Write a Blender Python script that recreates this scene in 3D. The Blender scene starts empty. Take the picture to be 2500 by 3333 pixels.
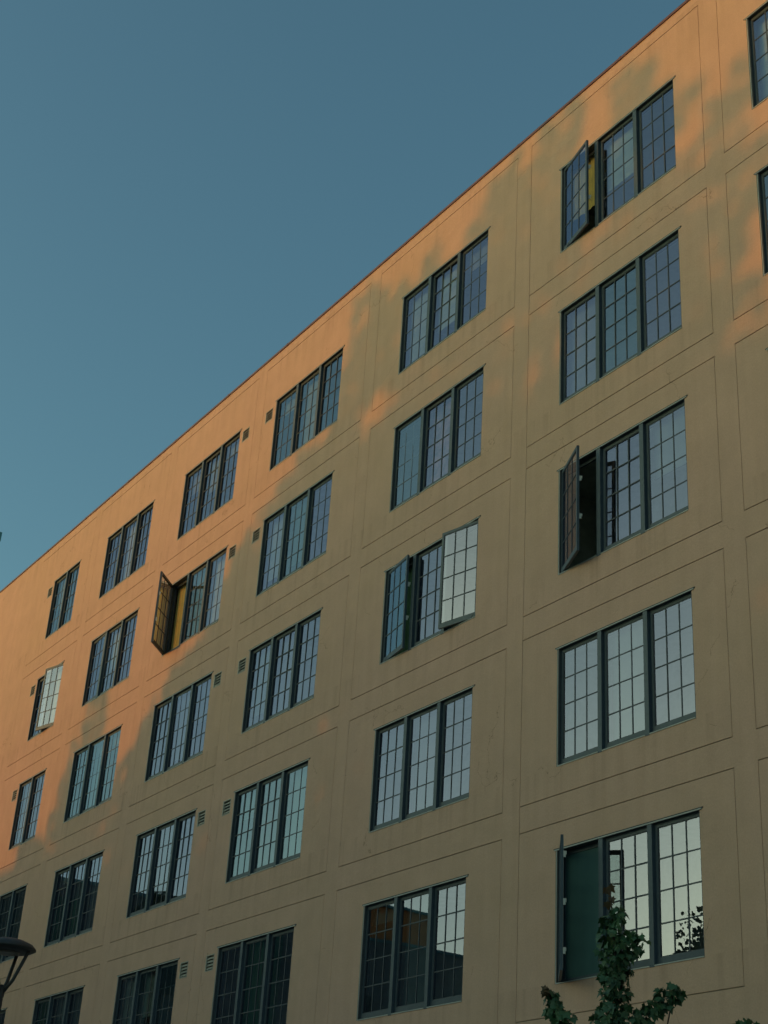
import bpy, math, random
import numpy as np
from mathutils import Matrix, Vector
random.seed(7); rng = np.random.default_rng(7)
S = bpy.context.scene
R = math.radians
# ------------------------------------------------------------------ camera
Z0 = 1.65                      # eye height; facade heights below are measured from the eye
WALL = 14.17028                # distance from the eye to the facade plane
cd = bpy.data.cameras.new('camera'); cam = bpy.data.objects.new('camera', cd)
S.collection.objects.link(cam); S.camera = cam
cd.sensor_fit = 'HORIZONTAL'; cd.sensor_width = 36; cd.lens = 71.409
cd.clip_start = 0.1; cd.clip_end = 3000
rt = Vector((0.5527642739558479, 0.8312516345480515, 0.058926882653480124))
up = Vector((0.3516531453657656, -0.2967801642292159, 0.8878409764560563))
fw = Vector((-0.7555075928092504, 0.4700449491072873, 0.456361723883916))
M = Matrix((rt, up, -fw)).transposed().to_4x4(); M.translation = Vector((0, 0, Z0))
cam.matrix_world = M
# ------------------------------------------------------------------ sun, sky, exposure
SUN_A, SUN_E = R(28), R(7)     # left of the outward normal, above the horizon
sdir = Vector((-math.sin(SUN_A)*math.cos(SUN_E), -math.cos(SUN_A)*math.cos(SUN_E), math.sin(SUN_E)))
ld = bpy.data.lights.new('sun', 'SUN'); lo = bpy.data.objects.new('sun', ld); S.collection.objects.link(lo)
ld.energy = 2.0; ld.angle = R(0.36); ld.color = (0.56, 0.18, 0.0)
lo.rotation_euler = sdir.to_track_quat('Z', 'Y').to_euler()
lo.location = (-30, -60, 40)
w = bpy.data.worlds.new('World'); S.world = w; w.use_nodes = True
nt = w.node_tree; bg = nt.nodes['Background']
sky = nt.nodes.new('ShaderNodeTexSky'); sky.sky_type = 'NISHITA'; sky.sun_disc = False
sky.sun_elevation = SUN_E; sky.sun_rotation = R(180+28); sky.altitude = 0
sky.air_density = 1.0; sky.dust_density = 2.2; sky.ozone_density = 1.0
mul = nt.nodes.new('ShaderNodeMix'); mul.data_type = 'RGBA'; mul.blend_type = 'MULTIPLY'
mul.inputs[0].default_value = 1.0
nt.links.new(sky.outputs[0], mul.inputs[6]); mul.inputs[7].default_value = (0.80, 1.24, 1.24, 1)
nt.links.new(mul.outputs[2], bg.inputs[0]); bg.inputs[1].default_value = 0.15
S.view_settings.view_transform = 'Standard'; S.view_settings.look = 'None'
S.view_settings.exposure = 0.0; S.view_settings.gamma = 1
S.render.engine = 'CYCLES'

# ------------------------------------------------------------------ materials
def mat(name, col, rough=0.8, noise=0.0, scale=4.0, bump=0.0, bscale=60.0, metal=0.0, spec=0.5, col2=None, stretch=None):
    m = bpy.data.materials.new(name); m.use_nodes = True; n = m.node_tree; b = n.nodes['Principled BSDF']
    b.inputs['Base Color'].default_value = (*col, 1); b.inputs['Roughness'].default_value = rough
    b.inputs['Metallic'].default_value = metal; b.inputs['Specular IOR Level'].default_value = spec
    tc = n.nodes.new('ShaderNodeTexCoord'); mp = n.nodes.new('ShaderNodeMapping')
    n.links.new(tc.outputs['Object'], mp.inputs[0])
    if stretch: mp.inputs['Scale'].default_value = stretch
    if noise > 0 or col2:
        t = n.nodes.new('ShaderNodeTexNoise'); t.inputs['Scale'].default_value = scale; t.inputs['Detail'].default_value = 7
        t.inputs['Roughness'].default_value = 0.62
        n.links.new(mp.outputs[0], t.inputs['Vector'])
        r = n.nodes.new('ShaderNodeValToRGB')
        a = col if col2 else tuple(c*(1-noise) for c in col); c2 = col2 if col2 else tuple(min(1, c*(1+noise)) for c in col)
        r.color_ramp.elements[0].color = (*a, 1); r.color_ramp.elements[1].color = (*c2, 1)
        r.color_ramp.elements[0].position = 0.32; r.color_ramp.elements[1].position = 0.68
        n.links.new(t.outputs[0], r.inputs[0]); n.links.new(r.outputs[0], b.inputs['Base Color'])
    if bump > 0:
        t2 = n.nodes.new('ShaderNodeTexNoise'); t2.inputs['Scale'].default_value = bscale; t2.inputs['Detail'].default_value = 5
        n.links.new(tc.outputs['Object'], t2.inputs['Vector'])
        bp = n.nodes.new('ShaderNodeBump'); bp.inputs['Strength'].default_value = bump; bp.inputs['Distance'].default_value = 0.02
        n.links.new(t2.outputs[0], bp.inputs['Height']); n.links.new(bp.outputs[0], b.inputs['Normal'])
    return m

def stucco():
    m = mat('stucco', (0.46, 0.37, 0.26), 0.93, spec=0.2)
    n = m.node_tree; b = n.nodes['Principled BSDF']; L = n.links
    tc = n.nodes.new('ShaderNodeTexCoord')
    def noise(scale, det=6, vec=None, ro=0.6, stretch=None):
        t = n.nodes.new('ShaderNodeTexNoise'); t.inputs['Scale'].default_value = scale; t.inputs['Detail'].default_value = det
        t.inputs['Roughness'].default_value = ro
        if stretch:
            mp = n.nodes.new('ShaderNodeMapping'); mp.inputs['Scale'].default_value = stretch
            L.new(tc.outputs['Object'], mp.inputs[0]); L.new(mp.outputs[0], t.inputs['Vector'])
        else: L.new(tc.outputs['Object'], t.inputs['Vector'])
        return t
    def ramp(src, a, c, p0=.3, p1=.7):
        r = n.nodes.new('ShaderNodeValToRGB'); r.color_ramp.elements[0].color = (*a, 1); r.color_ramp.elements[1].color = (*c, 1)
        r.color_ramp.elements[0].position = p0; r.color_ramp.elements[1].position = p1; L.new(src.outputs[0], r.inputs[0]); return r
    def mulc(a, c):
        x = n.nodes.new('ShaderNodeMix'); x.data_type = 'RGBA'; x.blend_type = 'MULTIPLY'; x.inputs[0].default_value = 1
        L.new(a, x.inputs[6]); L.new(c, x.inputs[7]); return x.outputs[2]
    c1 = ramp(noise(0.22, 4), (0.665, 0.41, 0.285), (0.70, 0.415, 0.307))                       # large repaint fields
    c2 = ramp(noise(1.6, 8), (0.90, 0.91, 0.905), (1, 1, 1))
    c3 = ramp(noise(1.0, 6, stretch=(5, 5, 0.35)), (0.965, 0.96, 0.95), (1, 1, 1), .35, .6)        # faint vertical runs
    c4 = ramp(noise(38, 4), (0.89, 0.89, 0.89), (1, 1, 1))
    vo = n.nodes.new('ShaderNodeTexVoronoi'); vo.feature = 'DISTANCE_TO_EDGE'; vo.inputs['Scale'].default_value = 0.42
    wn = noise(1.4, 5); va = n.nodes.new('ShaderNodeVectorMath'); va.operation = 'MULTIPLY_ADD'; va.inputs[1].default_value = (.9, .9, .9)
    L.new(wn.outputs['Color'], va.inputs[0]); L.new(tc.outputs['Object'], va.inputs[2]); L.new(va.outputs[0], vo.inputs['Vector'])
    cr = n.nodes.new('ShaderNodeMath'); cr.operation = 'LESS_THAN'; cr.inputs[1].default_value = 0.0016; L.new(vo.outputs['Distance'], cr.inputs[0])
    mk = n.nodes.new('ShaderNodeMath'); mk.operation = 'GREATER_THAN'; mk.inputs[1].default_value = 0.56; L.new(noise(0.6, 3).outputs[0], mk.inputs[0])
    mm = n.nodes.new('ShaderNodeMath'); mm.operation = 'MULTIPLY'; L.new(cr.outputs[0], mm.inputs[0]); L.new(mk.outputs[0], mm.inputs[1])
    cc = n.nodes.new('ShaderNodeMix'); cc.data_type = 'RGBA'; cc.inputs[6].default_value = (1, 1, 1, 1); cc.inputs[7].default_value = (.66, .63, .6, 1); L.new(mm.outputs[0], cc.inputs[0])
    sx = n.nodes.new('ShaderNodeSeparateXYZ'); L.new(tc.outputs['Object'], sx.inputs[0])
    def mth(op, a, b=None, c=None):
        q = n.nodes.new('ShaderNodeMath'); q.operation = op
        for i, x in enumerate((a, b, c)):
            if x is None: continue
            if isinstance(x, (int, float)): q.inputs[i].default_value = x
            else: L.new(x, q.inputs[i])
        return q.outputs[0]
    dsill = mth('FLOORED_MODULO', mth('SUBTRACT', 18.519, sx.outputs[2]), 3.2)            # metres below each sill line
    fall = mth('MAXIMUM', mth('SUBTRACT', 1.0, mth('MULTIPLY', dsill, 1.1)), 0.0)
    run = n.nodes.new('ShaderNodeMapRange'); run.inputs[1].default_value = .5; run.inputs[2].default_value = .72
    L.new(noise(1.0, 5, stretch=(4.5, 4.5, .12)).outputs[0], run.inputs[0])
    st = mth('MULTIPLY', mth('MULTIPLY', fall, run.outputs[0]), 0.32)
    sc = n.nodes.new('ShaderNodeMix'); sc.data_type = 'RGBA'; sc.inputs[6].default_value = (1, 1, 1, 1); sc.inputs[7].default_value = (.45, .44, .40, 1); L.new(st, sc.inputs[0])
    c4o = mulc(mulc(c4.outputs[0], cc.outputs[2]), sc.outputs[2])
    o = mulc(mulc(mulc(c1.outputs[0], c2.outputs[0]), c3.outputs[0]), c4o)
    L.new(o, b.inputs['Base Color'])
    nb = noise(45, 6, ro=0.7); nb2 = noise(3.2, 3)
    ad = n.nodes.new('ShaderNodeMath'); ad.operation = 'MULTIPLY_ADD'; ad.inputs[1].default_value = 4.0
    L.new(nb2.outputs[0], ad.inputs[0]); L.new(nb.outputs[0], ad.inputs[2])
    bp = n.nodes.new('ShaderNodeBump'); bp.inputs['Strength'].default_value = 0.35; bp.inputs['Distance'].default_value = 0.012
    L.new(ad.outputs[0], bp.inputs['Height']); L.new(bp.outputs[0], b.inputs['Normal'])
    return m

def glass(name, tint, refl, k=0.0):
    """Coated window glass: a mirror-like coat over clear tinted glass."""
    m = bpy.data.materials.new(name); m.use_nodes = True; n = m.node_tree; n.nodes.remove(n.nodes['Principled BSDF'])
    out = n.nodes['Material Output']; L = n.links
    g = n.nodes.new('ShaderNodeBsdfGlossy'); g.inputs['Roughness'].default_value = 0.0; g.inputs['Color'].default_value = (*refl, 1)
    t = n.nodes.new('ShaderNodeBsdfTransparent'); t.inputs['Color'].default_value = (*tint, 1)
    f = n.nodes.new('ShaderNodeFresnel'); f.inputs['IOR'].default_value = 1.5
    ma = n.nodes.new('ShaderNodeMath'); ma.operation = 'MULTIPLY_ADD'; ma.inputs[1].default_value = 0.6; ma.inputs[2].default_value = 0.21 + k
    L.new(f.outputs[0], ma.inputs[0])
    x = n.nodes.new('ShaderNodeMixShader'); L.new(ma.outputs[0], x.inputs[0]); L.new(t.outputs[0], x.inputs[1]); L.new(g.outputs[0], x.inputs[2])
    tc = n.nodes.new('ShaderNodeTexCoord'); nz = n.nodes.new('ShaderNodeTexNoise'); nz.inputs['Scale'].default_value = 0.9; nz.inputs['Detail'].default_value = 1
    L.new(tc.outputs['Object'], nz.inputs['Vector'])
    bp = n.nodes.new('ShaderNodeBump'); bp.inputs['Strength'].default_value = 0.25; bp.inputs['Distance'].default_value = 0.004
    L.new(nz.outputs[0], bp.inputs['Height']); L.new(bp.outputs[0], g.inputs['Normal'])
    L.new(x.outputs[0], out.inputs['Surface'])
    return m

STUCCO = stucco()
JOINT = mat('joint_shade', (0.33, 0.26, 0.19), 0.9)  # panel joints, darkened to stand for the shade inside the grooves
FRAME = mat('frame_metal', (0.060, 0.078, 0.094), 0.5, noise=0.15, scale=9, bump=0.1, bscale=120)
LINER = mat('reveal_metal', (0.075, 0.08, 0.082), 0.6, noise=0.2, scale=7)
MUNT = mat('muntin_metal', (0.05, 0.058, 0.07), 0.55)
PALE = mat('drip_metal', (0.42, 0.40, 0.36), 0.5, noise=0.1, scale=6)
DARKBEAD = mat('dark_bead', (0.03, 0.03, 0.03), 0.6)
COPING = mat('coping_metal', (0.14, 0.05, 0.04), 0.5, noise=0.2, scale=3)
SEAL = mat('seal_strip', (0.55, 0.52, 0.46), 0.6)
VENTM = mat('vent_metal', (0.36, 0.32, 0.26), 0.55, noise=0.12, scale=12)
VOIDM = mat('vent_dark', (0.012, 0.012, 0.012), 0.9)
ROOM = mat('room_paint', (0.50, 0.52, 0.48), 0.9, noise=0.3, scale=1.5)
GLASSES = [glass('glass_teal', (.78, .88, .86), (.74, .84, .95)), glass('glass_lavender', (.80, .83, .86), (.80, .78, .98), .0),
           glass('glass_clear', (.80, .87, .87), (.82, .80, .97), .01)]
BL_DARK = mat('shade_dark', (0.09, 0.12, 0.115), 0.9, noise=0.2, scale=2)
BL_TEAL = mat('screen_teal', (0.055, 0.115, 0.11), 0.9, noise=0.2, scale=1.5, stretch=(1, 1, .3))
BL_PALE = mat('shade_pale', (0.42, 0.46, 0.40), 0.9, noise=0.08, scale=3, stretch=(1, 1, 8))
BL_GREY = mat('shade_grey', (0.22, 0.24, 0.22), 0.9, noise=0.1, scale=3)
BL_SUNLIT = mat('curtain_sunlit', (0.62, 0.42, 0.13), 0.9, noise=0.12, scale=2, stretch=(14, 1, .3))  # curtain fabric with golden sunlight mixed into its colour
BL_GREEN = mat('curtain_green', (0.03, 0.075, 0.045), 0.9, noise=0.2, scale=2, stretch=(10, 1, .3))
BL_PINK = mat('panel_pink', (0.05, 0.12, 0.14), 0.9, col2=(0.60, 0.34, 0.36), scale=2.6)
BARK = mat('bark', (0.075, 0.055, 0.04), 0.95, noise=0.35, scale=9, bump=0.6, bscale=25, stretch=(1, 1, .25))
LEAF = mat('leaf_green', (0.022, 0.062, 0.026), 0.55, col2=(0.045, 0.115, 0.04), scale=1.6)
LEAFY = mat('leaf_young', (0.10, 0.065, 0.03), 0.6, noise=0.3, scale=4)
LEAF2 = mat('leaf_tree', (0.025, 0.06, 0.025), 0.6, col2=(0.06, 0.10, 0.035), scale=.9)
LAMPM = mat('lamp_black', (0.035, 0.035, 0.036), 0.55, noise=0.2, scale=6)
LAMPL = mat('lamp_lens', (0.12, 0.12, 0.11), 0.4)
BRICKD = mat('render_green_grey', (0.19, 0.205, 0.185), 0.9, noise=0.2, scale=.4)
BRICKG = mat('panel_green', (0.10, 0.20, 0.14), 0.85, noise=0.15, scale=.6)
SUNORANGE = mat('sunlit_orange', (0.62, 0.22, 0.06), 0.9, noise=0.15, scale=.8)  # orange sunlight on the penthouse, put into its wall colour
OFFICE = mat('office_render', (0.42, 0.38, 0.33), 0.9, noise=0.15, scale=.3)
TOWER = mat('tower_render', (0.30, 0.27, 0.27), 0.9, noise=0.1, scale=.3)
TEAL = mat('coping_teal', (0.10, 0.26, 0.26), 0.6)
WINDARK = mat('far_window', (0.03, 0.04, 0.045), 0.15)
ASPH = mat('asphalt', (0.09, 0.09, 0.09), 0.9, noise=0.25, scale=2, bump=.3, bscale=80)
PAVE = mat('paving', (0.42, 0.40, 0.37), 0.9, noise=0.12, scale=3, bump=.2, bscale=40)
EARTH = mat('earth', (0.30, 0.27, 0.23), 0.95, noise=0.3, scale=.5)
WHITE = mat('road_paint', (0.7, 0.7, 0.68), 0.7)

# ------------------------------------------------------------------ mesh helpers
class MB:
    def __init__(s): s.v = []; s.f = []; s.m = []
    def quad(s, pts, m=0):
        i = len(s.v); s.v += [tuple(p) for p in pts]; s.f.append(tuple(range(i, i+len(pts)))); s.m.append(m)
    def box(s, a, b, m=0):
        x0, y0, z0 = a; x1, y1, z1 = b
        x0, x1 = min(x0, x1), max(x0, x1); y0, y1 = min(y0, y1), max(y0, y1); z0, z1 = min(z0, z1), max(z0, z1)
        i = len(s.v)
        s.v += [(x0,y0,z0),(x1,y0,z0),(x1,y1,z0),(x0,y1,z0),(x0,y0,z1),(x1,y0,z1),(x1,y1,z1),(x0,y1,z1)]
        for q in ((0,3,2,1),(4,5,6,7),(0,1,5,4),(1,2,6,5),(2,3,7,6),(3,0,4,7)):
            s.f.append(tuple(i+k for k in q)); s.m.append(m)
    def tube(s, pts, rad, n=8, m=0, cap=True):
        pts = [Vector(p) for p in pts]; base = len(s.v); N = len(pts)
        for k, p in enumerate(pts):
            d = (pts[min(k+1, N-1)] - pts[max(k-1, 0)]).normalized()
            a = d.cross(Vector((0, 0, 1)));
            if a.length < 1e-3: a = Vector((1, 0, 0))
            a.normalize(); b = d.cross(a)
            r = rad[k] if isinstance(rad, (list, tuple)) else rad
            for j in range(n):
                t = 2*math.pi*j/n; s.v.append(tuple(p + (a*math.cos(t) + b*math.sin(t))*r))
        for k in range(N-1):
            for j in range(n):
                s.f.append((base+k*n+j, base+k*n+(j+1) % n, base+(k+1)*n+(j+1) % n, base+(k+1)*n+j)); s.m.append(m)
        if cap:
            s.f.append(tuple(base+j for j in range(n))[::-1]); s.m.append(m)
            s.f.append(tuple(base+(N-1)*n+j for j in range(n))); s.m.append(m)
    def lathe(s, prof, c, n=48, m=0):
        base = len(s.v)
        for r, z in prof:
            for j in range(n):
                t = 2*math.pi*j/n; s.v.append((c[0]+r*math.cos(t), c[1]+r*math.sin(t), c[2]+z))
        for k in range(len(prof)-1):
            for j in range(n):
                s.f.append((base+k*n+j, base+k*n+(j+1) % n, base+(k+1)*n+(j+1) % n, base+(k+1)*n+j)); s.m.append(m)
    def build(s, name, mats, parent=None, loc=(0, 0, 0), rotz=0, smooth=False):
        me = bpy.data.meshes.new(name); me.from_pydata(s.v, [], s.f)
        if not isinstance(mats, (list, tuple)): mats = [mats]
        for x in mats: me.materials.append(x)
        if any(s.m): me.polygons.foreach_set('material_index', s.m)
        if smooth: me.polygons.foreach_set('use_smooth', [True]*len(s.f))
        me.update(); o = bpy.data.objects.new(name, me); S.collection.objects.link(o)
        o.location = loc; o.rotation_euler = (0, 0, rotz)
        if parent: o.parent = parent
        return o
def tag(o, label=None, cat=None, group=None, kind=None):
    if label: o['label'] = label
    if cat: o['category'] = cat
    if group: o['group'] = group
    if kind: o['kind'] = kind
    return o
def empty(name, loc, label=None, cat=None, group=None):
    o = bpy.data.objects.new(name, None); S.collection.objects.link(o); o.location = loc; o.empty_display_size = .3
    return tag(o, label, cat, group)

# ------------------------------------------------------------------ ground and street
g = MB(); g.quad([(-700, -700, -.12), (500, -700, -.12), (500, 500, -.12), (-700, 500, -.12)]); tag(g.build('ground', EARTH), kind='structure')
g = MB(); g.quad([(-61, -6, -.115), (60, -6, -.115), (60, 9.5, -.115), (-61, 9.5, -.115)]); tag(g.build('road', ASPH), kind='structure')
g = MB(); g.box((-61, 9.5, -.3), (60, 14.16, 0)); g.box((-61, 9.38, -.3), (60, 9.5, .012)); tag(g.build('pavement', PAVE), kind='structure')
g = MB(); g.box((-61, -10.5, -.3), (60, -6, 0)); tag(g.build('pavement', PAVE), kind='structure')
g = MB()
for i in range(20): g.quad([(-58+i*6, 1.7, -.111), (-55+i*6, 1.7, -.111), (-55+i*6, 1.82, -.111), (-58+i*6, 1.82, -.111)])
tag(g.build('road_marking', WHITE), kind='structure')

# ------------------------------------------------------------------ apartment building
# facade coordinates: u along the wall (world x), v height above the eye
PER = 3.2; VT0 = 18.781; HW = 1.912; WIN = 2.961; W2 = 1.924; ROOF = 20.239
COLS = {0: -12.628, 1: -17.325, 2: -22.547, 3: -27.916, 4: -32.685, 5: -37.572, 6: -41.497}
PANEL = {0: (-13.28, -8.95), 1: (-18.24, -13.71), 2: (-23.52, -18.68), 3: (-28.58, -23.95), 4: (-33.43, -29.01), 5: (-38.37, -33.86), 6: (-42.9, -38.80)}
UL, UR, DEEP = -56.0, 4.0, 16.0
GW = 0.0075
bld = empty('apartment_building', (-26, WALL, 0), 'long stucco apartment block with dark grid windows, lit orange at its upper left', 'building')
rects = []      # u0,u1,v0,v1,depth,material,open
for c, (p0, p1) in PANEL.items():
    for r in range(6):
        top = 19.95 if r == 0 else 15.995 - (r-1)*PER
        bot = 16.42 - r*PER if r < 5 else 0.2
        hz = .05 if False else 0
        rects.append((p0-GW, p1+GW, top-GW, top+GW, .016, 1, False))
        rects.append((p0-GW, p1+GW, bot-GW, bot+GW, .016, 1, False))
        for x in (p0, p1):
            rects.append((x-GW*.6, x+GW*.6, bot-GW, top+GW, .010 if c < 2 else .006, 1 if c < 2 else 0, False))
rects.append((-18.24-GW*.7, -18.24+GW*.7, -1, 19.95, .012, 1, False))
holes = []
for c, u0 in COLS.items():
    ww = W2 if c == 6 else WIN
    for r in range(5):
        vt = VT0 - r*PER; rects.append((u0, u0+ww, vt-HW, vt, .17, 0, True)); holes.append((c, r, u0, vt, ww))
vents = []
for r in range(5):
    v = 18.68 - r*PER - (.0 if r < 3 else -.005)
    vents += [(-28.43, v), (-29.58, v), (-41.98, v)]
for (u, v) in vents: rects.append((u, u+.345, v-.325, v, .05, 2, False))
us = sorted(set([UL, UR] + [x for r_ in rects for x in r_[:2]])); vs = sorted(set([-Z0, ROOF] + [min(max(x, -Z0), ROOF) for r_ in rects for x in r_[2:4]]))
nu, nv = len(us)-1, len(vs)-1
D = np.zeros((nu, nv)); MT = np.zeros((nu, nv), int); OP = np.zeros((nu, nv), bool)
uc = (np.array(us[1:])+np.array(us[:-1]))/2; vc = (np.array(vs[1:])+np.array(vs[:-1]))/2
for (a, b, c0, d, dep, mi, op) in rects:
    k = np.ix_((uc > a) & (uc < b), (vc > c0) & (vc < d)); D[k] = dep; MT[k] = mi; OP[k] = op
f = MB(); P = lambda u, v, y: (u+26, y, v+Z0)
for i in range(nu):
    for j in range(nv):
        a, b, c0, d = us[i], us[i+1], vs[j], vs[j+1]; y = D[i, j]
        if not OP[i, j]: f.quad([P(a, c0, y), P(b, c0, y), P(b, d, y), P(a, d, y)], int(MT[i, j]))
        if i < nu-1 and D[i+1, j] != y:
            f.quad([P(b, c0, y), P(b, d, y), P(b, d, D[i+1, j]), P(b, c0, D[i+1, j])])
        if j < nv-1 and D[i, j+1] != y:
            f.quad([P(a, d, y), P(b, d, y), P(b, d, D[i, j+1]), P(a, d, D[i, j+1])])
a, b, t = UL+26, UR+26, ROOF+Z0
f.quad([(a, 0, 0), (a, 0, t), (a, DEEP, t), (a, DEEP, 0)]); f.quad([(b, 0, 0), (b, DEEP, 0), (b, DEEP, t), (b, 0, t)])
f.quad([(a, DEEP, 0), (b, DEEP, 0), (b, DEEP, t), (a, DEEP, t)])
f.build('wall', [STUCCO, JOINT, VOIDM], bld)
f = MB(); f.box((a+.05, .05, t-.5), (b-.05, DEEP-.05, t-.3)); f.build('roof', EARTH, bld)
f = MB(); f.box((a-.02, -.02, t+.001), (b+.02, .3, t+.03)); f.box((a-.02, -.023, t-.03), (b+.02, -.002, t+.0005)); f.build('coping', COPING, bld)
for k in range(20):
    f = MB(); f.box((a+1.3+k*3, -.026, t-.034), (a+1.36+k*3, .302, t+.034)); f.build('coping_seam', COPING, bld)
for x_, h_ in ((-22.35, .07), (-25.47, .05)):
    f = MB(); f.box((x_+26-.03, .03, t+.0305), (x_+26+.03, .09, t+.03+h_)); f.build('roof_stub', COPING, bld)
f = MB(); f.box((a+.05, 2.2, .01), (b-.05, 2.3, t-.52))
for r in range(6):
    z = VT0 - r*PER + .45 + Z0
    if z < t-.55: f.box((a+.05, .26, z), (b-.05, 2.199, z+.2))
for c, (p0, p1) in PANEL.items():
    f.box((p0+26-.32, .26, .02), (p0+26-.22, 2.198, t-.53))
f.build('room_partition', ROOM, bld)

def frame_mesh(ww, n):
    m = MB(); h = HW; d = .155
    m.box((0, .003, 0), (.012, d, h), 1); m.box((ww-.012, .003, 0), (ww, d, h), 1)
    m.box((.012, .003, h-.012), (ww-.012, d, h-.0005), 1); m.box((.012, .003, .0005), (ww-.012, d, .012), 1)
    sw = (ww-.09*(n-1))/n
    for k in range(1, n):
        x = k*sw+(k-1)*.09
        m.box((x, -.006, -.022), (x+.09, .15, h-.013), 0)
    m.box((.012, .115, .012), (.05, .15, h-.013), 0); m.box((ww-.05, .115, .012), (ww-.012, .15, h-.013), 0)
    m.box((.0501, .115, h-.07), (ww-.0501, .148, h-.013), 0); m.box((.0501, .115, .013), (ww-.0501, .148, .07), 0)
    return m, sw
def drip_mesh(ww):
    m = MB(); h = HW
    m.box((-.07, -.013, h+.006), (ww+.07, -.0005, h+.02), 1); m.box((-.05, -.016, h-.012), (ww+.05, -.0005, h+.004), 0)
    m.box((-.013, -.008, -.01), (-.001, -.0005, h-.013), 0); m.box((-.027, -.004, -.01), (-.014, -.0005, h-.013), 1)
    return m
def sill_mesh(ww, n):
    m = MB(); sw = (ww-.09*(n-1))/n
    for k in range(n):
        x = k*(sw+.09); m.box((x+.003, -.012, -.014), (x+sw-.003, .05, .0), 0)
    return m
def sash_mesh(sw, sign):
    """x from 0 to sign*sw; y 0 front to .04; hinge side at x=0"""
    m = MB(); h0, h1 = .014, HW-.014; X = lambda x: sign*x
    rb, rt_, rs = .088, .055, .052
    m.box((X(.003), 0, h0), (X(rs), .04, h1)); m.box((X(sw-rs), 0, h0), (X(sw-.003), .04, h1))
    m.box((X(rs), .0005, h1-rt_), (X(sw-rs), .0395, h1)); m.box((X(rs), .0005, h0), (X(sw-rs), .0395, h0+rb))
    gx0, gx1, gz0, gz1 = rs, sw-rs, h0+rb, h1-rt_
    # dark glazing bead
    for (p, q) in (((gx0, gz0), (gx0+.012, gz1)), ((gx1-.012, gz0), (gx1, gz1)), ((gx0+.012, gz0), (gx1-.012, gz0+.012)), ((gx0+.012, gz1-.012), (gx1-.012, gz1))):
        m.box((X(p[0]), .008, p[1]), (X(q[0]), .034, q[1]), 1)
    for k in (1, 2):
        x = gx0+(gx1-gx0)*k/3; m.box((X(x-.0095), .005, gz0+.012), (X(x+.0095), .020, gz1-.012), 1)
    for k in (1, 2, 3):
        z = gz0+(gz1-gz0)*k/4; m.box((X(gx0+.012), .0065, z-.0095), (X(gx1-.012), .0185, z+.0095), 1)
    return m, (gx0, gx1, gz0, gz1)
def build_once(m, name, mats):
    o = m.build(name, mats); S.collection.objects.unlink(o); me = o.data; bpy.data.objects.remove(o); return me
ME = {}
for n, ww in ((3, WIN), (2, W2)):
    m, sw = frame_mesh(ww, n); ME['frame', n] = build_once(m, 'window', [FRAME, LINER])
    ME['drip', n] = build_once(drip_mesh(ww), 'drip_edge', [PALE, DARKBEAD]); ME['sill', n] = build_once(sill_mesh(ww, n), 'sill', [PALE])
    for sg in (1, -1):
        m, gl = sash_mesh(sw, sg); ME['sash', n, sg] = build_once(m, 'sash', [FRAME, MUNT])
        for gi, G in enumerate(GLASSES):
            q = MB(); x0, x1 = sorted((sg*(gl[0]+.001), sg*(gl[1]-.001)))
            q.quad([(x0, .0135, gl[2]), (x1, .0135, gl[2]), (x1, .0135, gl[3]), (x0, .0135, gl[3])])
            ME['pane', n, sg, gi] = build_once(q, 'pane', [G])
    ME['sw', n] = sw
q = MB(); sw = ME['sw', 3]
for z in (.03,): q.box((sw-.046, .0405, .05), (sw-.024, .045, HW-.05))
ME['seal'] = build_once(q, 'seal_strip', [SEAL])
q = MB()
q.box((sw-.012, .041, -.045), (sw-.002, .075, .045)); q.box((sw-.012, .0755, .02), (sw+.012, .085, .04)); q.box((sw+.004, .0755, -.01), (sw+.012, .085, .0195))
ME['latch'] = build_once(q, 'latch', [SEAL])
q = MB(); q.tube([(0, 0, 0), (.28, -.12, .004)], .006, 6); ME['stay'] = build_once(q, 'stay_arm', [MUNT])

def inst(me, name, parent, loc=(0, 0, 0), rz=0, rx=0):
    o = bpy.data.objects.new(name, me); S.collection.objects.link(o); o.parent = parent; o.location = loc; o.rotation_euler = (rx, 0, rz); return o
# open casements: (col,row,sash index): (hinge side, degrees)
OPEN = {(1, 0, 0): ('L', 13), (1, 2, 0): ('L', 24), (1, 4, 0): ('L', 38), (2, 2, 0): ('L', 10), (2, 2, 2): ('R', 11),
        (4, 1, 0): ('L', 45), (6, 1, 1): ('R', 14), (5, 1, 0): ('L', 3)}
SHADE = {  # (col,row,sash): (material, lower edge fraction from top, slope)
    (2, 0, 0): (BL_PALE, .85), (2, 0, 1): (BL_PALE, .72), (2, 0, 2): (BL_GREY, .25), (3, 0, 0): (BL_GREY, .2), (3, 1, 0): (BL_PALE, .8),
    (1, 0, 1): (BL_PALE, .58), (1, 0, 0): (BL_SUNLIT, .62), (0, 0, 0): (BL_PALE, 1.0), (4, 1, 0): (BL_SUNLIT, 1.0), (4, 1, 1): (BL_DARK, 1.0), (4, 1, 2): (BL_PALE, .95),
    (5, 1, 1): (BL_PALE, .6), (5, 0, 1): (BL_PALE, .9), (2, 1, 1): (BL_PINK, 1.0), (1, 4, 0): (BL_TEAL, 1.0), (2, 2, 0): (BL_GREEN, 1.0),
    (6, 1, 1): (BL_PALE, 1.0), (1, 3, 1): (BL_GREY, 1.0), (2, 3, 1): (BL_GREY, .97), (3, 3, 2): (BL_GREY, 1.0), (3, 3, 0): (BL_GREY, .3),
    (6, 2, 0): (BL_GREY, .8), (5, 2, 1): (BL_GREY, .9), (4, 2, 1): (BL_GREY, .85), (1, 2, 2): (BL_GREY, .5), (5, 3, 1): (BL_GREEN, 1.0), (3, 4, 1): (BL_GREEN, .9)}
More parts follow.
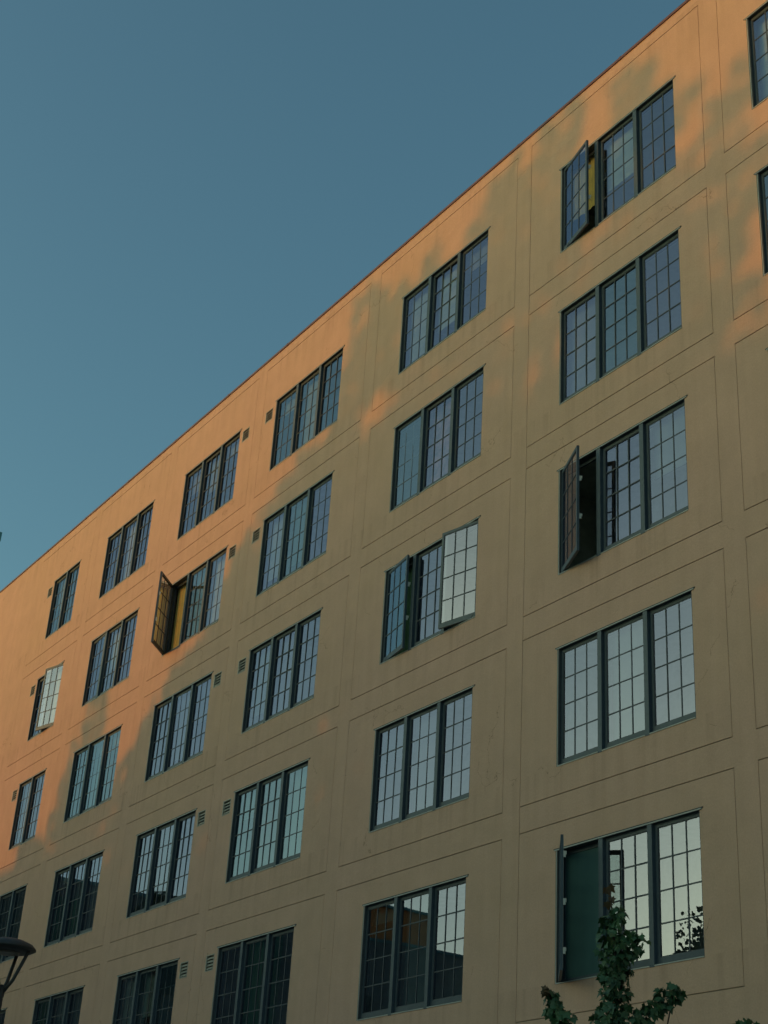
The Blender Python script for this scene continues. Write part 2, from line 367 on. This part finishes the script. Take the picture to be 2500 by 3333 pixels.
OPENLAB = {(1, 0): 'window with its left casement ajar over a curtain painted sunlit gold', (1, 2): 'window with its left casement open on a black room',
           (1, 4): 'window with its left casement wide open over a dark green screen', (2, 2): 'window with its left and right casements both ajar',
           (4, 1): 'window with its left casement swung far out in the orange light', (6, 1): 'two casement window with its right casement ajar',
           (2, 1): 'window with a pink blotched panel behind its middle sash', (5, 1): 'window with its left casement just unlatched'}
for (c, r, u0, vt, ww) in holes:
    n = 2 if c == 6 else 3; sw = ME['sw', n]
    wo = inst(ME['frame', n], 'window', bld, (u0+26, 0, vt-HW+Z0))
    if (c, r) in OPENLAB: wo['label'] = OPENLAB[c, r]
    inst(ME['drip', n], 'drip_edge', wo); inst(ME['sill', n], 'sill', wo)
    base_g = [0, 1, 2][(c*2+r) % 3]
    for k in range(n):
        side, ang = OPEN.get((c, r, k), ('L', 0))
        sg = 1 if side == 'L' else -1
        x = k*(sw+.09) + (0 if sg == 1 else sw)
        tz = rng.normal(0, R(.22)); tx = rng.normal(0, R(.18)); rz = -sg*R(ang) + (tz if ang == 0 else 0)
        y = .052 if ang == 0 else (.05 if ang < 5 else .035)
        so = inst(ME['sash', n, sg], 'sash', wo, (x, y, 0), -sg*R(ang))
        gi = 1 if (c, r, k) in ((1, 4, 1), (1, 4, 2), (2, 2, 2), (6, 1, 1), (1, 3, 2), (2, 4, 2), (2, 3, 0)) else base_g if rng.random() < .55 else int(rng.integers(0, 3))
        inst(ME['pane', n, sg, gi], 'pane', wo, (x, y, 0), rz, tx if ang == 0 else 0)
        if ang > 5 and sg == 1:
            inst(ME['seal'], 'seal_strip', wo, (x, y, 0), rz)
            for zz in ((.28, .95, 1.62) if (c, r) == (1, 4) else (.62, 1.3)): inst(ME['latch'], 'latch', wo, (x, y, zz), rz)
        if ang > 5:
            inst(ME['stay'], 'stay_arm', wo, (x if sg == 1 else x-.26, y+.03, .02), 0)
        kind = SHADE.get((c, r, k))
        if kind is None and r < 5 and rng.random() < .38 and (c, r) not in OPENLAB: kind = ([BL_DARK, BL_GREY, BL_DARK, BL_GREY][int(rng.integers(0, 4))], rng.choice([.15, .3, .5, .8, 1.0]))
        if kind:
            bm_, fr = kind; q = MB(); z1 = HW-.02; z0 = HW-.02-(HW-.04)*fr; x0 = k*(sw+.09)+.02; nf = 18; wav = .012 if bm_ in (BL_SUNLIT, BL_GREEN) else .0
            for i in range(nf):
                xa, xb = x0+(sw-.04)*i/nf, x0+(sw-.04)*(i+1)/nf
                ya, yb = wav*math.sin(i*1.9), wav*math.sin((i+1)*1.9)
                q.quad([(xa, ya, z0), (xb, yb, z0), (xb, yb, z1), (xa, ya, z1)])
            yb_ = .2 if bm_ is not BL_TEAL else .13
            if bm_ not in (BL_SUNLIT, BL_GREEN, BL_PINK, BL_TEAL): q.box((x0, -.012, z0-.025), (x0+sw-.04, .012, z0-.0005))
            o = q.build('curtain' if bm_ in (BL_SUNLIT, BL_GREEN) else 'blind', bm_, wo, (0, yb_, 0))
# vents
vm = MB(); vw, vh = .345, .325
vm.box((0, -.004, 0), (.028, .049, vh)); vm.box((vw-.018, -.004, 0), (vw, .049, vh)); vm.box((.0281, -.004, vh-.018), (vw-.0181, .049, vh)); vm.box((.0281, -.004, 0), (vw-.0181, .049, .018))
VB = build_once(vm, 'vent', [VENTM])
sm = MB()
for k in range(4):
    z = .05+k*.066
    sm.quad([(.029, .006, z), (vw-.019, .006, z), (vw-.019, .04, z+.04), (.029, .04, z+.04)]); sm.quad([(.029, .006, z-.014), (vw-.019, .006, z-.014), (vw-.019, .006, z), (.029, .006, z)])
    sm.quad([(.029, .006, z-.014), (.029, .04, z+.026), (vw-.019, .04, z+.026), (vw-.019, .006, z-.014)])
SL = build_once(sm, 'louvre', [VENTM])
for (u, v) in vents:
    o = inst(VB, 'vent', bld, (u+26, 0, v-.325+Z0)); inst(SL, 'louvre', o)

# ------------------------------------------------------------------ foliage
def leaf_mesh(blobs, size, mats, shape='clump', young=None, droop=.0):
    """blobs: (centre, (rx,ry,rz), count)"""
    V = []; F = []; MI = []
    if shape == 'maple':
        base = np.array([(0, 0), (.12, .1), (.42, .02), (.34, .22), (.55, .48), (.3, .5), (.22, .62), (0, 1.0), (-.22, .62), (-.3, .5), (-.55, .48), (-.34, .22), (-.42, .02), (-.12, .1)])
    else:
        base = np.array([(0, 0), (.4, .25), (.5, .6), (.12, 1), (-.45, .7), (-.38, .22)])
    k = len(base); idx = 0
    for bi, (c, rad, cnt) in enumerate(blobs):
        c = np.array(c); rad = np.array(rad)
        for _ in range(cnt):
            d = rng.normal(size=3); d /= np.linalg.norm(d); rr = rng.random()**.45
            p = c + d*rad*rr
            out = d*.6 + rng.normal(size=3)*.6
            if shape == 'maple': ax = np.array([rng.normal()*.45, rng.normal()*.45, -1.0]) + d*.35
            else: ax = out
            ax /= np.linalg.norm(ax); s = np.cross(ax, out if shape == 'maple' else rng.normal(size=3)); s /= max(np.linalg.norm(s), 1e-6); nrm = np.cross(ax, s)
            sz = size*rng.uniform(.65, 1.25); fold = rng.uniform(.05, .3)
            for (x, y) in base: V.append(p + s*x*sz + ax*y*sz + nrm*abs(x)*sz*fold)
            F.append(tuple(range(idx, idx+k))); idx += k
            MI.append(1 if (young and bi in young) else 0)
    me = bpy.data.meshes.new('crown'); me.from_pydata([tuple(v) for v in V], [], F)
    for x in mats: me.materials.append(x)
    me.polygons.foreach_set('material_index', MI); me.update(); return me
def part(me, name, parent):
    o = bpy.data.objects.new(name, me); S.collection.objects.link(o); o.parent = parent; return o

# young maple standing on the pavement in front of the wall
MP = {'main': [(-12.709, 11.291, 3.854, 0.10), (-12.775, 11.216, 3.735, 0.13), (-12.755, 11.239, 3.571, 0.20), (-12.60, 11.41, 3.57, 0.13), (-12.734, 11.263, 3.408, 0.23),
               (-12.746, 11.249, 3.214, 0.185), (-12.758, 11.235, 3.053, 0.175), (-12.759, 11.234, 2.862, 0.17), (-12.76, 11.233, 2.674, 0.25)],
      'thin': [(-12.785, 11.205, 4.035, 0.05), (-12.80, 11.19, 4.14, 0.035)],
      'left': [(-13.222, 10.686, 3.03, 0.035), (-13.19, 10.724, 2.931, 0.09), (-13.149, 10.776, 2.823, 0.13), (-13.107, 10.827, 2.683, 0.16)],
      'right': [(-12.322, 11.712, 3.05, 0.09), (-12.4, 11.629, 2.991, 0.11), (-12.489, 11.533, 2.876, 0.12), (-12.578, 11.437, 2.746, 0.14)],
      'far': [(-11.816, 12.222, 2.74, 0.08)]}
bx, by = -12.76, 11.24
tr = empty('maple_tree', (bx, by, 0), 'slender young maple with dark green lobed leaves rising in front of the lowest window', 'tree')
bl = []
for key, L_ in MP.items():
    for (x, y, z, r) in L_:
        bl.append(((x-bx, y-by, z+Z0), (r, r, r*1.05), int(14+1900*r*r) if key != 'thin' else 4))
for (x, y, z, r, cnt) in [(0, 0, 3.95, .42, 420), (-.38, -.42, 3.95, .34, 260), (.38, .42, 3.85, .34, 260), (.95, 1.0, 4.0, .2, 90), (.7, .75, 3.6, .35, 240), (0, 0, 3.3, .65, 600), (-.6, .3, 3.2, .5, 300), (.5, -.6, 3.2, .5, 300), (-.3, -.8, 2.9, .5, 260), (.2, .9, 2.8, .5, 260)]:
    bl.append(((x, y, z), (r, r, r), cnt))
young = {9, 10, 11}
part(leaf_mesh(bl, .092, [LEAF, LEAFY], 'maple', young), 'crown', tr)
t = MB(); t.tube([(0, 0, 0), (.02, 0, 1.2), (0, .01, 2.6), (.0, 0, 4.0), (0.02, 0, 5.0), (-.02, -.03, 5.75)], [.065, .055, .045, .03, .016, .006], 10)
for tip in ((-.44, -.53, 4.62), (.42, .45, 4.66), (.94, .98, 4.35), (-.5, .3, 3.5), (.4, -.6, 3.5)):
    t.tube([(0, 0, 2.7), (tip[0]*.5, tip[1]*.5, 3.3 if tip[2] > 4 else 3.0), tip], [.025, .018, .006], 7)
t.build('trunk', BARK, tr, smooth=True)

def sunpt(u, v, tt):
    p = Vector((u, WALL, v+Z0)) + sdir*tt; return p
def tree(name, label, cat, group, dist, blobs, size, trunk_r=.3):
    """blobs in shadow coordinates on the facade: (u, v, radius_u, radius_v, count)"""
    cs = [(sunpt(u, v, dist + rng.normal()*ru*.45), (ru, ru, rv), cnt) for (u, v, ru, rv, cnt) in blobs]
    cx = float(np.mean([c[0].x for c in cs])); cy = float(np.mean([c[0].y for c in cs]))
    e = empty(name, (cx, cy, 0), label, cat, group)
    bl = [((c.x-cx, c.y-cy, c.z), r_, n) for c, r_, n in cs]
    part(leaf_mesh(bl, size, [LEAF2]), 'crown', e)
    zmin = min(b[0][2]-b[1][2] for b in bl); t = MB(); hz = max(2.2, zmin*.7)
    t.tube([(0, 0, 0), (.1, .05, hz*.5), (0, 0, hz)], [trunk_r, trunk_r*.8, trunk_r*.65], 10)
    for (c, r_, n) in bl: t.tube([(0, 0, hz*.97), (c[0]*.45, c[1]*.45, hz+(c[2]-hz)*.55), tuple(c)], [trunk_r*.45, trunk_r*.3, trunk_r*.08], 7)
    t.build('trunk', BARK, e, smooth=True); return e
GR = 'broad trees lining the far side of the street'
small = [(-22.1, 18.0, .85), (-21.0, 17.4, .8), (-21.9, 16.3, .9), (-19.9, 18.3, .75), (-18.7, 17.6, .95), (-17.4, 18.4, .7), (-17.9, 16.2, .8), (-20.6, 15.9, .8),
         (-19.0, 15.0, 1.0), (-16.7, 17.6, .5), (-15.1, 18.4, .5), (-14.7, 16.1, .7), (-13.5, 16.7, .4), (-12.9, 17.4, .4), (-14.1, 15.5, .7), (-18.8, 19.4, .5), (-17.4, 19.7, .4),
         (-16.3, 15.6, .8), (-22.6, 15.0, .9), (-23.6, 14.2, 1.0), (-13.7, 14.0, .8), (-12.6, 15.6, .45), (-21.4, 18.9, .35), (-14.4, 18.2, .4), (-15.6, 15.3, .7), (-23.4, 17.7, .7), (-20.0, 16.9, .6), (-17.6, 17.3, .7), (-15.4, 19.3, .4), (-16.3, 18.1, .4), (-22.9, 18.9, .4), (-19.4, 19.2, .45)]
tree('broad_tree', 'tallest broad crowned tree across the street with an airy top', 'tree', GR, 57,
     [(-20.5, 11.6, 3.6, 3.3, 2600), (-16.5, 11.6, 3.6, 3.0, 2600), (-19, 8.5, 4.5, 3, 2300), (-14.0, 9.6, 3, 3, 1700), (-12.2, 10.5, 2, 2.5, 900)]
     + [(u, v, r*1.25, r*1.3, int(150*r*r)+12) for (u, v, r) in small], .42, .38)
tree('broad_tree', 'round topped tree across the street left of the tallest one', 'tree', GR, 56,
     [(-26.6, 13.2, 2.9, 2.9, 2000), (-25.0, 15.0, 1.7, 1.9, 700), (-24.3, 17.4, .7, 1.3, 130), (-24.0, 19.0, .6, .9, 60), (-28.6, 11.4, 2.8, 2.8, 1700), (-25.5, 9.5, 3.5, 3, 1700), (-26.2, 15.8, 1.0, 0.9, 110), (-28.9, 14.2, 1.0, .8, 90), (-22.5, 12.5, 2.5, 3, 1000)], .40, .3)
tree('broad_tree', 'lower spreading tree across the street with a ragged top', 'tree', GR, 55,
     [(-31.4, 10.4, 2.1, 2.5, 1300), (-33.2, 9.4, 1.9, 2.4, 1000), (-30.2, 11.8, 1.2, 1.5, 450), (-31.6, 12.4, .55, .8, 120), (-29.5, 8.5, 2.5, 3, 1200), (-32.6, 11.7, .5, .9, 100)], .34, .25)
tree('slim_tree', 'slim pointed tree across the street with one tall leader', 'tree', GR, 54,
     [(-36.6, 10.2, 1.15, 2.4, 900), (-36.5, 12.6, .6, 1.6, 240), (-36.3, 14.2, .22, .6, 50), (-37.9, 10.2, .75, 1.6, 320), (-35.6, 9.7, .8, 2.0, 320), (-37.6, 11.8, .4, 1.0, 90)], .28, .2)

e = empty('leafy_tree', (-36.9, -7.6, 0), 'small leafy tree on the far pavement, mirrored at the right edge of the lowest window', 'tree')
part(leaf_mesh([((.2, .2, 11.0), (1.2, 1.2, 1.6), 1300), ((1.2, -.6, 10.0), (1.6, 1.6, 1.6), 1700), ((-.6, .4, 8.8), (1.3, 1.3, 1.5), 600), ((.4, .3, 12.6), (.8, .8, 1.0), 260), ((-1.2, .6, 11.0), (.6, .6, .7), 110), ((.6, -.2, 6.6), (1.8, 1.8, 1.3), 1500)], .13, [LEAF2]), 'crown', e)
t = MB(); t.tube([(0, 0, 0), (.1, .05, 2.8), (0, 0, 5.2), (.1, .2, 9), (.3, .3, 12.8)], [.17, .14, .11, .06, .02], 9); t.tube([(0, 0, 4.6), (.6, -.3, 6.2), (1.1, -.6, 8)], [.07, .05, .02], 7); t.tube([(0, 0, 5.0), (-.4, .3, 6.6), (-.7, .4, 8.3)], [.07, .05, .02], 7)
t.build('trunk', BARK, e, smooth=True)

# palm seen mirrored in a lower window
pc = Vector((-54.6, 3.3, 15.1)); pl = empty('palm_tree', (pc.x, pc.y, 0), 'tall palm with drooping feathery fronds standing before the end wall of the street', 'tree')
t = MB(); t.tube([(.4, 0, 0), (.2, 0, 5), (.05, 0, 10), (0, 0, pc.z-.4)], [.24, .2, .17, .15], 10); t.build('trunk', BARK, pl, smooth=True)
q = MB()
for k in range(16):
    az = 2*math.pi*k/16+rng.uniform(-.15, .15); el0 = rng.uniform(.1, 1.1); L_ = rng.uniform(1.5, 2.0); pts = []
    for s_ in range(9):
        s2 = s_/8; r_ = L_*s2*math.cos(el0*(1-.3*s2)); z = L_*(math.sin(el0)*s2 - 1.0*s2*s2)
        pts.append(Vector((math.cos(az)*r_, math.sin(az)*r_, pc.z-.4+z)))
    q.tube(pts, .02, 4); side = Vector((-math.sin(az), math.cos(az), 0))
    for s_ in range(1, 25):
        s2 = s_/25*8; i = min(7, int(s2)); p = pts[i].lerp(pts[i+1], s2-i); dd = (pts[i+1]-pts[i]).normalized(); ll = .55*math.sin(math.pi*min(.97, s_/25*.8+.17))
        for sg in (1, -1):
            tip = p + side*sg*ll + dd*ll*.4 - Vector((0, 0, ll*.35)); q.quad([p, p+dd*.05, tip])
q.build('crown', LEAF2, pl)

# ------------------------------------------------------------------ buildings of the street seen in the glass
def block(e, x0, x1, y0, y1, z1, m, z0=0, name='wall'):
    q = MB(); q.box((x0, y0, z0), (x1, y1, z1)); return q.build(name, m, e)
def windows_x(e, x, ys, zs, wy, wz, m=WINDARK):
    for y in ys:
        for z in zs:
            q = MB(); q.box((x, y, z), (x+.03, y+wy, z+wz)); q.build('window', m, e)
e = empty('end_building', (-75, -4, 0), 'dark green grey block closing the left end of the street, mirrored in the low windows', 'building')
block(e, -15, 8.5, -16, 16.5, 16+Z0, BRICKD)
q = MB(); q.box((-15, -16.05, 17.651), (8.56, 16.05, 17.8)); q.build('coping', TEAL, e)
q = MB(); q.box((8.5, 6.4, 0), (8.62, 8.4, 16.9)); q.box((8.5, -4, 0), (8.62, -3, 17.0)); q.build('green_panel', BRICKG, e)
windows_x(e, 8.5, (-14, -10.5, -7, 1, 4, 10, 13), (3, 6.4, 9.8, 13.2), 1.7, 1.7)
q = MB(); q.box((4, -13.4, 17.8), (8.3, -9.6, 19.5)); rr = q.build('penthouse', SUNORANGE, e)
q = MB(); q.box((3.8, -13.8, 19.501), (8.45, -9.2, 19.62)); q.build('penthouse_roof', TEAL, e)
e = empty('street_building', (-55, -50.3, 0), 'pale flat roofed block standing behind the trees across the street', 'building')
block(e, -60, -17.4, -12, 1.2, 20.35, OFFICE); block(e, -17.399, 40, -12, 1.199, 18.7, OFFICE, name='low_wing')
for x in range(-46, 38, 4):
    for z in (2.5, 6, 9.5, 13):
        q2 = MB(); q2.box((x, 1.2, z), (x+2.2, 1.23, z+1.8)); q2.build('window', WINDARK, e)
q = MB(); q.box((-19.5, -1.5, 20.351), (-18.9, 1.1, 21.15)); q.build('shadow_stub', OFFICE, e)  # unseen roof stub, shaped to cast a slot of shade on the facade
# far tower peeking over the roof at the left edge
tx, ty = -100.6, 29.62
e = empty('tower_block', (tx-8, ty-8, 0), 'distant grey tower with a teal coping just showing at the left edge of the sky', 'building')
block(e, -8, 8, -8, 8, 49.0, TOWER)
q = MB(); q.box((-8.1, -8.1, 49.001), (8.1, 8.1, 49.7)); q.build('coping', TEAL, e)
for z in range(3, 48, 3):
    q = MB(); q.box((8.0, -7, z), (8.04, 7, z+1.3)); q.build('window', WINDARK, e)

# ------------------------------------------------------------------ street lamp
lc = Vector((-20.745, 7.31, 0)); HR = .385
e = empty('street_lamp', (lc.x, lc.y, 0), 'black street lamp with a wide saucer shade on slanting struts at the lower left', 'street lamp')
zt = 3.93+Z0
q = MB(); q.lathe([(.0, .125), (.10, .12), (.22, .095), (.33, .05), (.382, .0), (.385, -.02), (.37, -.028), (.33, -.05), (.24, -.062), (.0, -.062)], (0, 0, zt), 64); q.build('shade', LAMPM, e, smooth=True)
q = MB(); q.lathe([(0, -.066), (.17, -.066), (.16, -.085), (0, -.09)], (0, 0, zt), 40); q.build('lens', LAMPL, e)
q = MB(); q.tube([(0, 0, 0), (0, 0, 3.2), (0, 0, 3.36+Z0-.06)], [.07, .055, .045], 20)
q.lathe([(.07, .0), (.12, .0), (.12, .25), (.075, .32)], (0, 0, 0), 24); q.lathe([(.0, .06), (.035, .05), (.052, .0), (.052, -.1), (.045, -.12)], (0, 0, 3.38+Z0), 20); q.build('pole', LAMPM, e, smooth=True)
for k in range(4):
    az = R(45) + k*math.pi/2
    q = MB(); q.tube([(math.cos(az)*.03, math.sin(az)*.03, 3.33+Z0), (math.cos(az)*.15, math.sin(az)*.15, 3.50+Z0), (math.cos(az)*.315, math.sin(az)*.315, zt-.045)], .025, 8); q.build('strut', LAMPM, e, smooth=True)
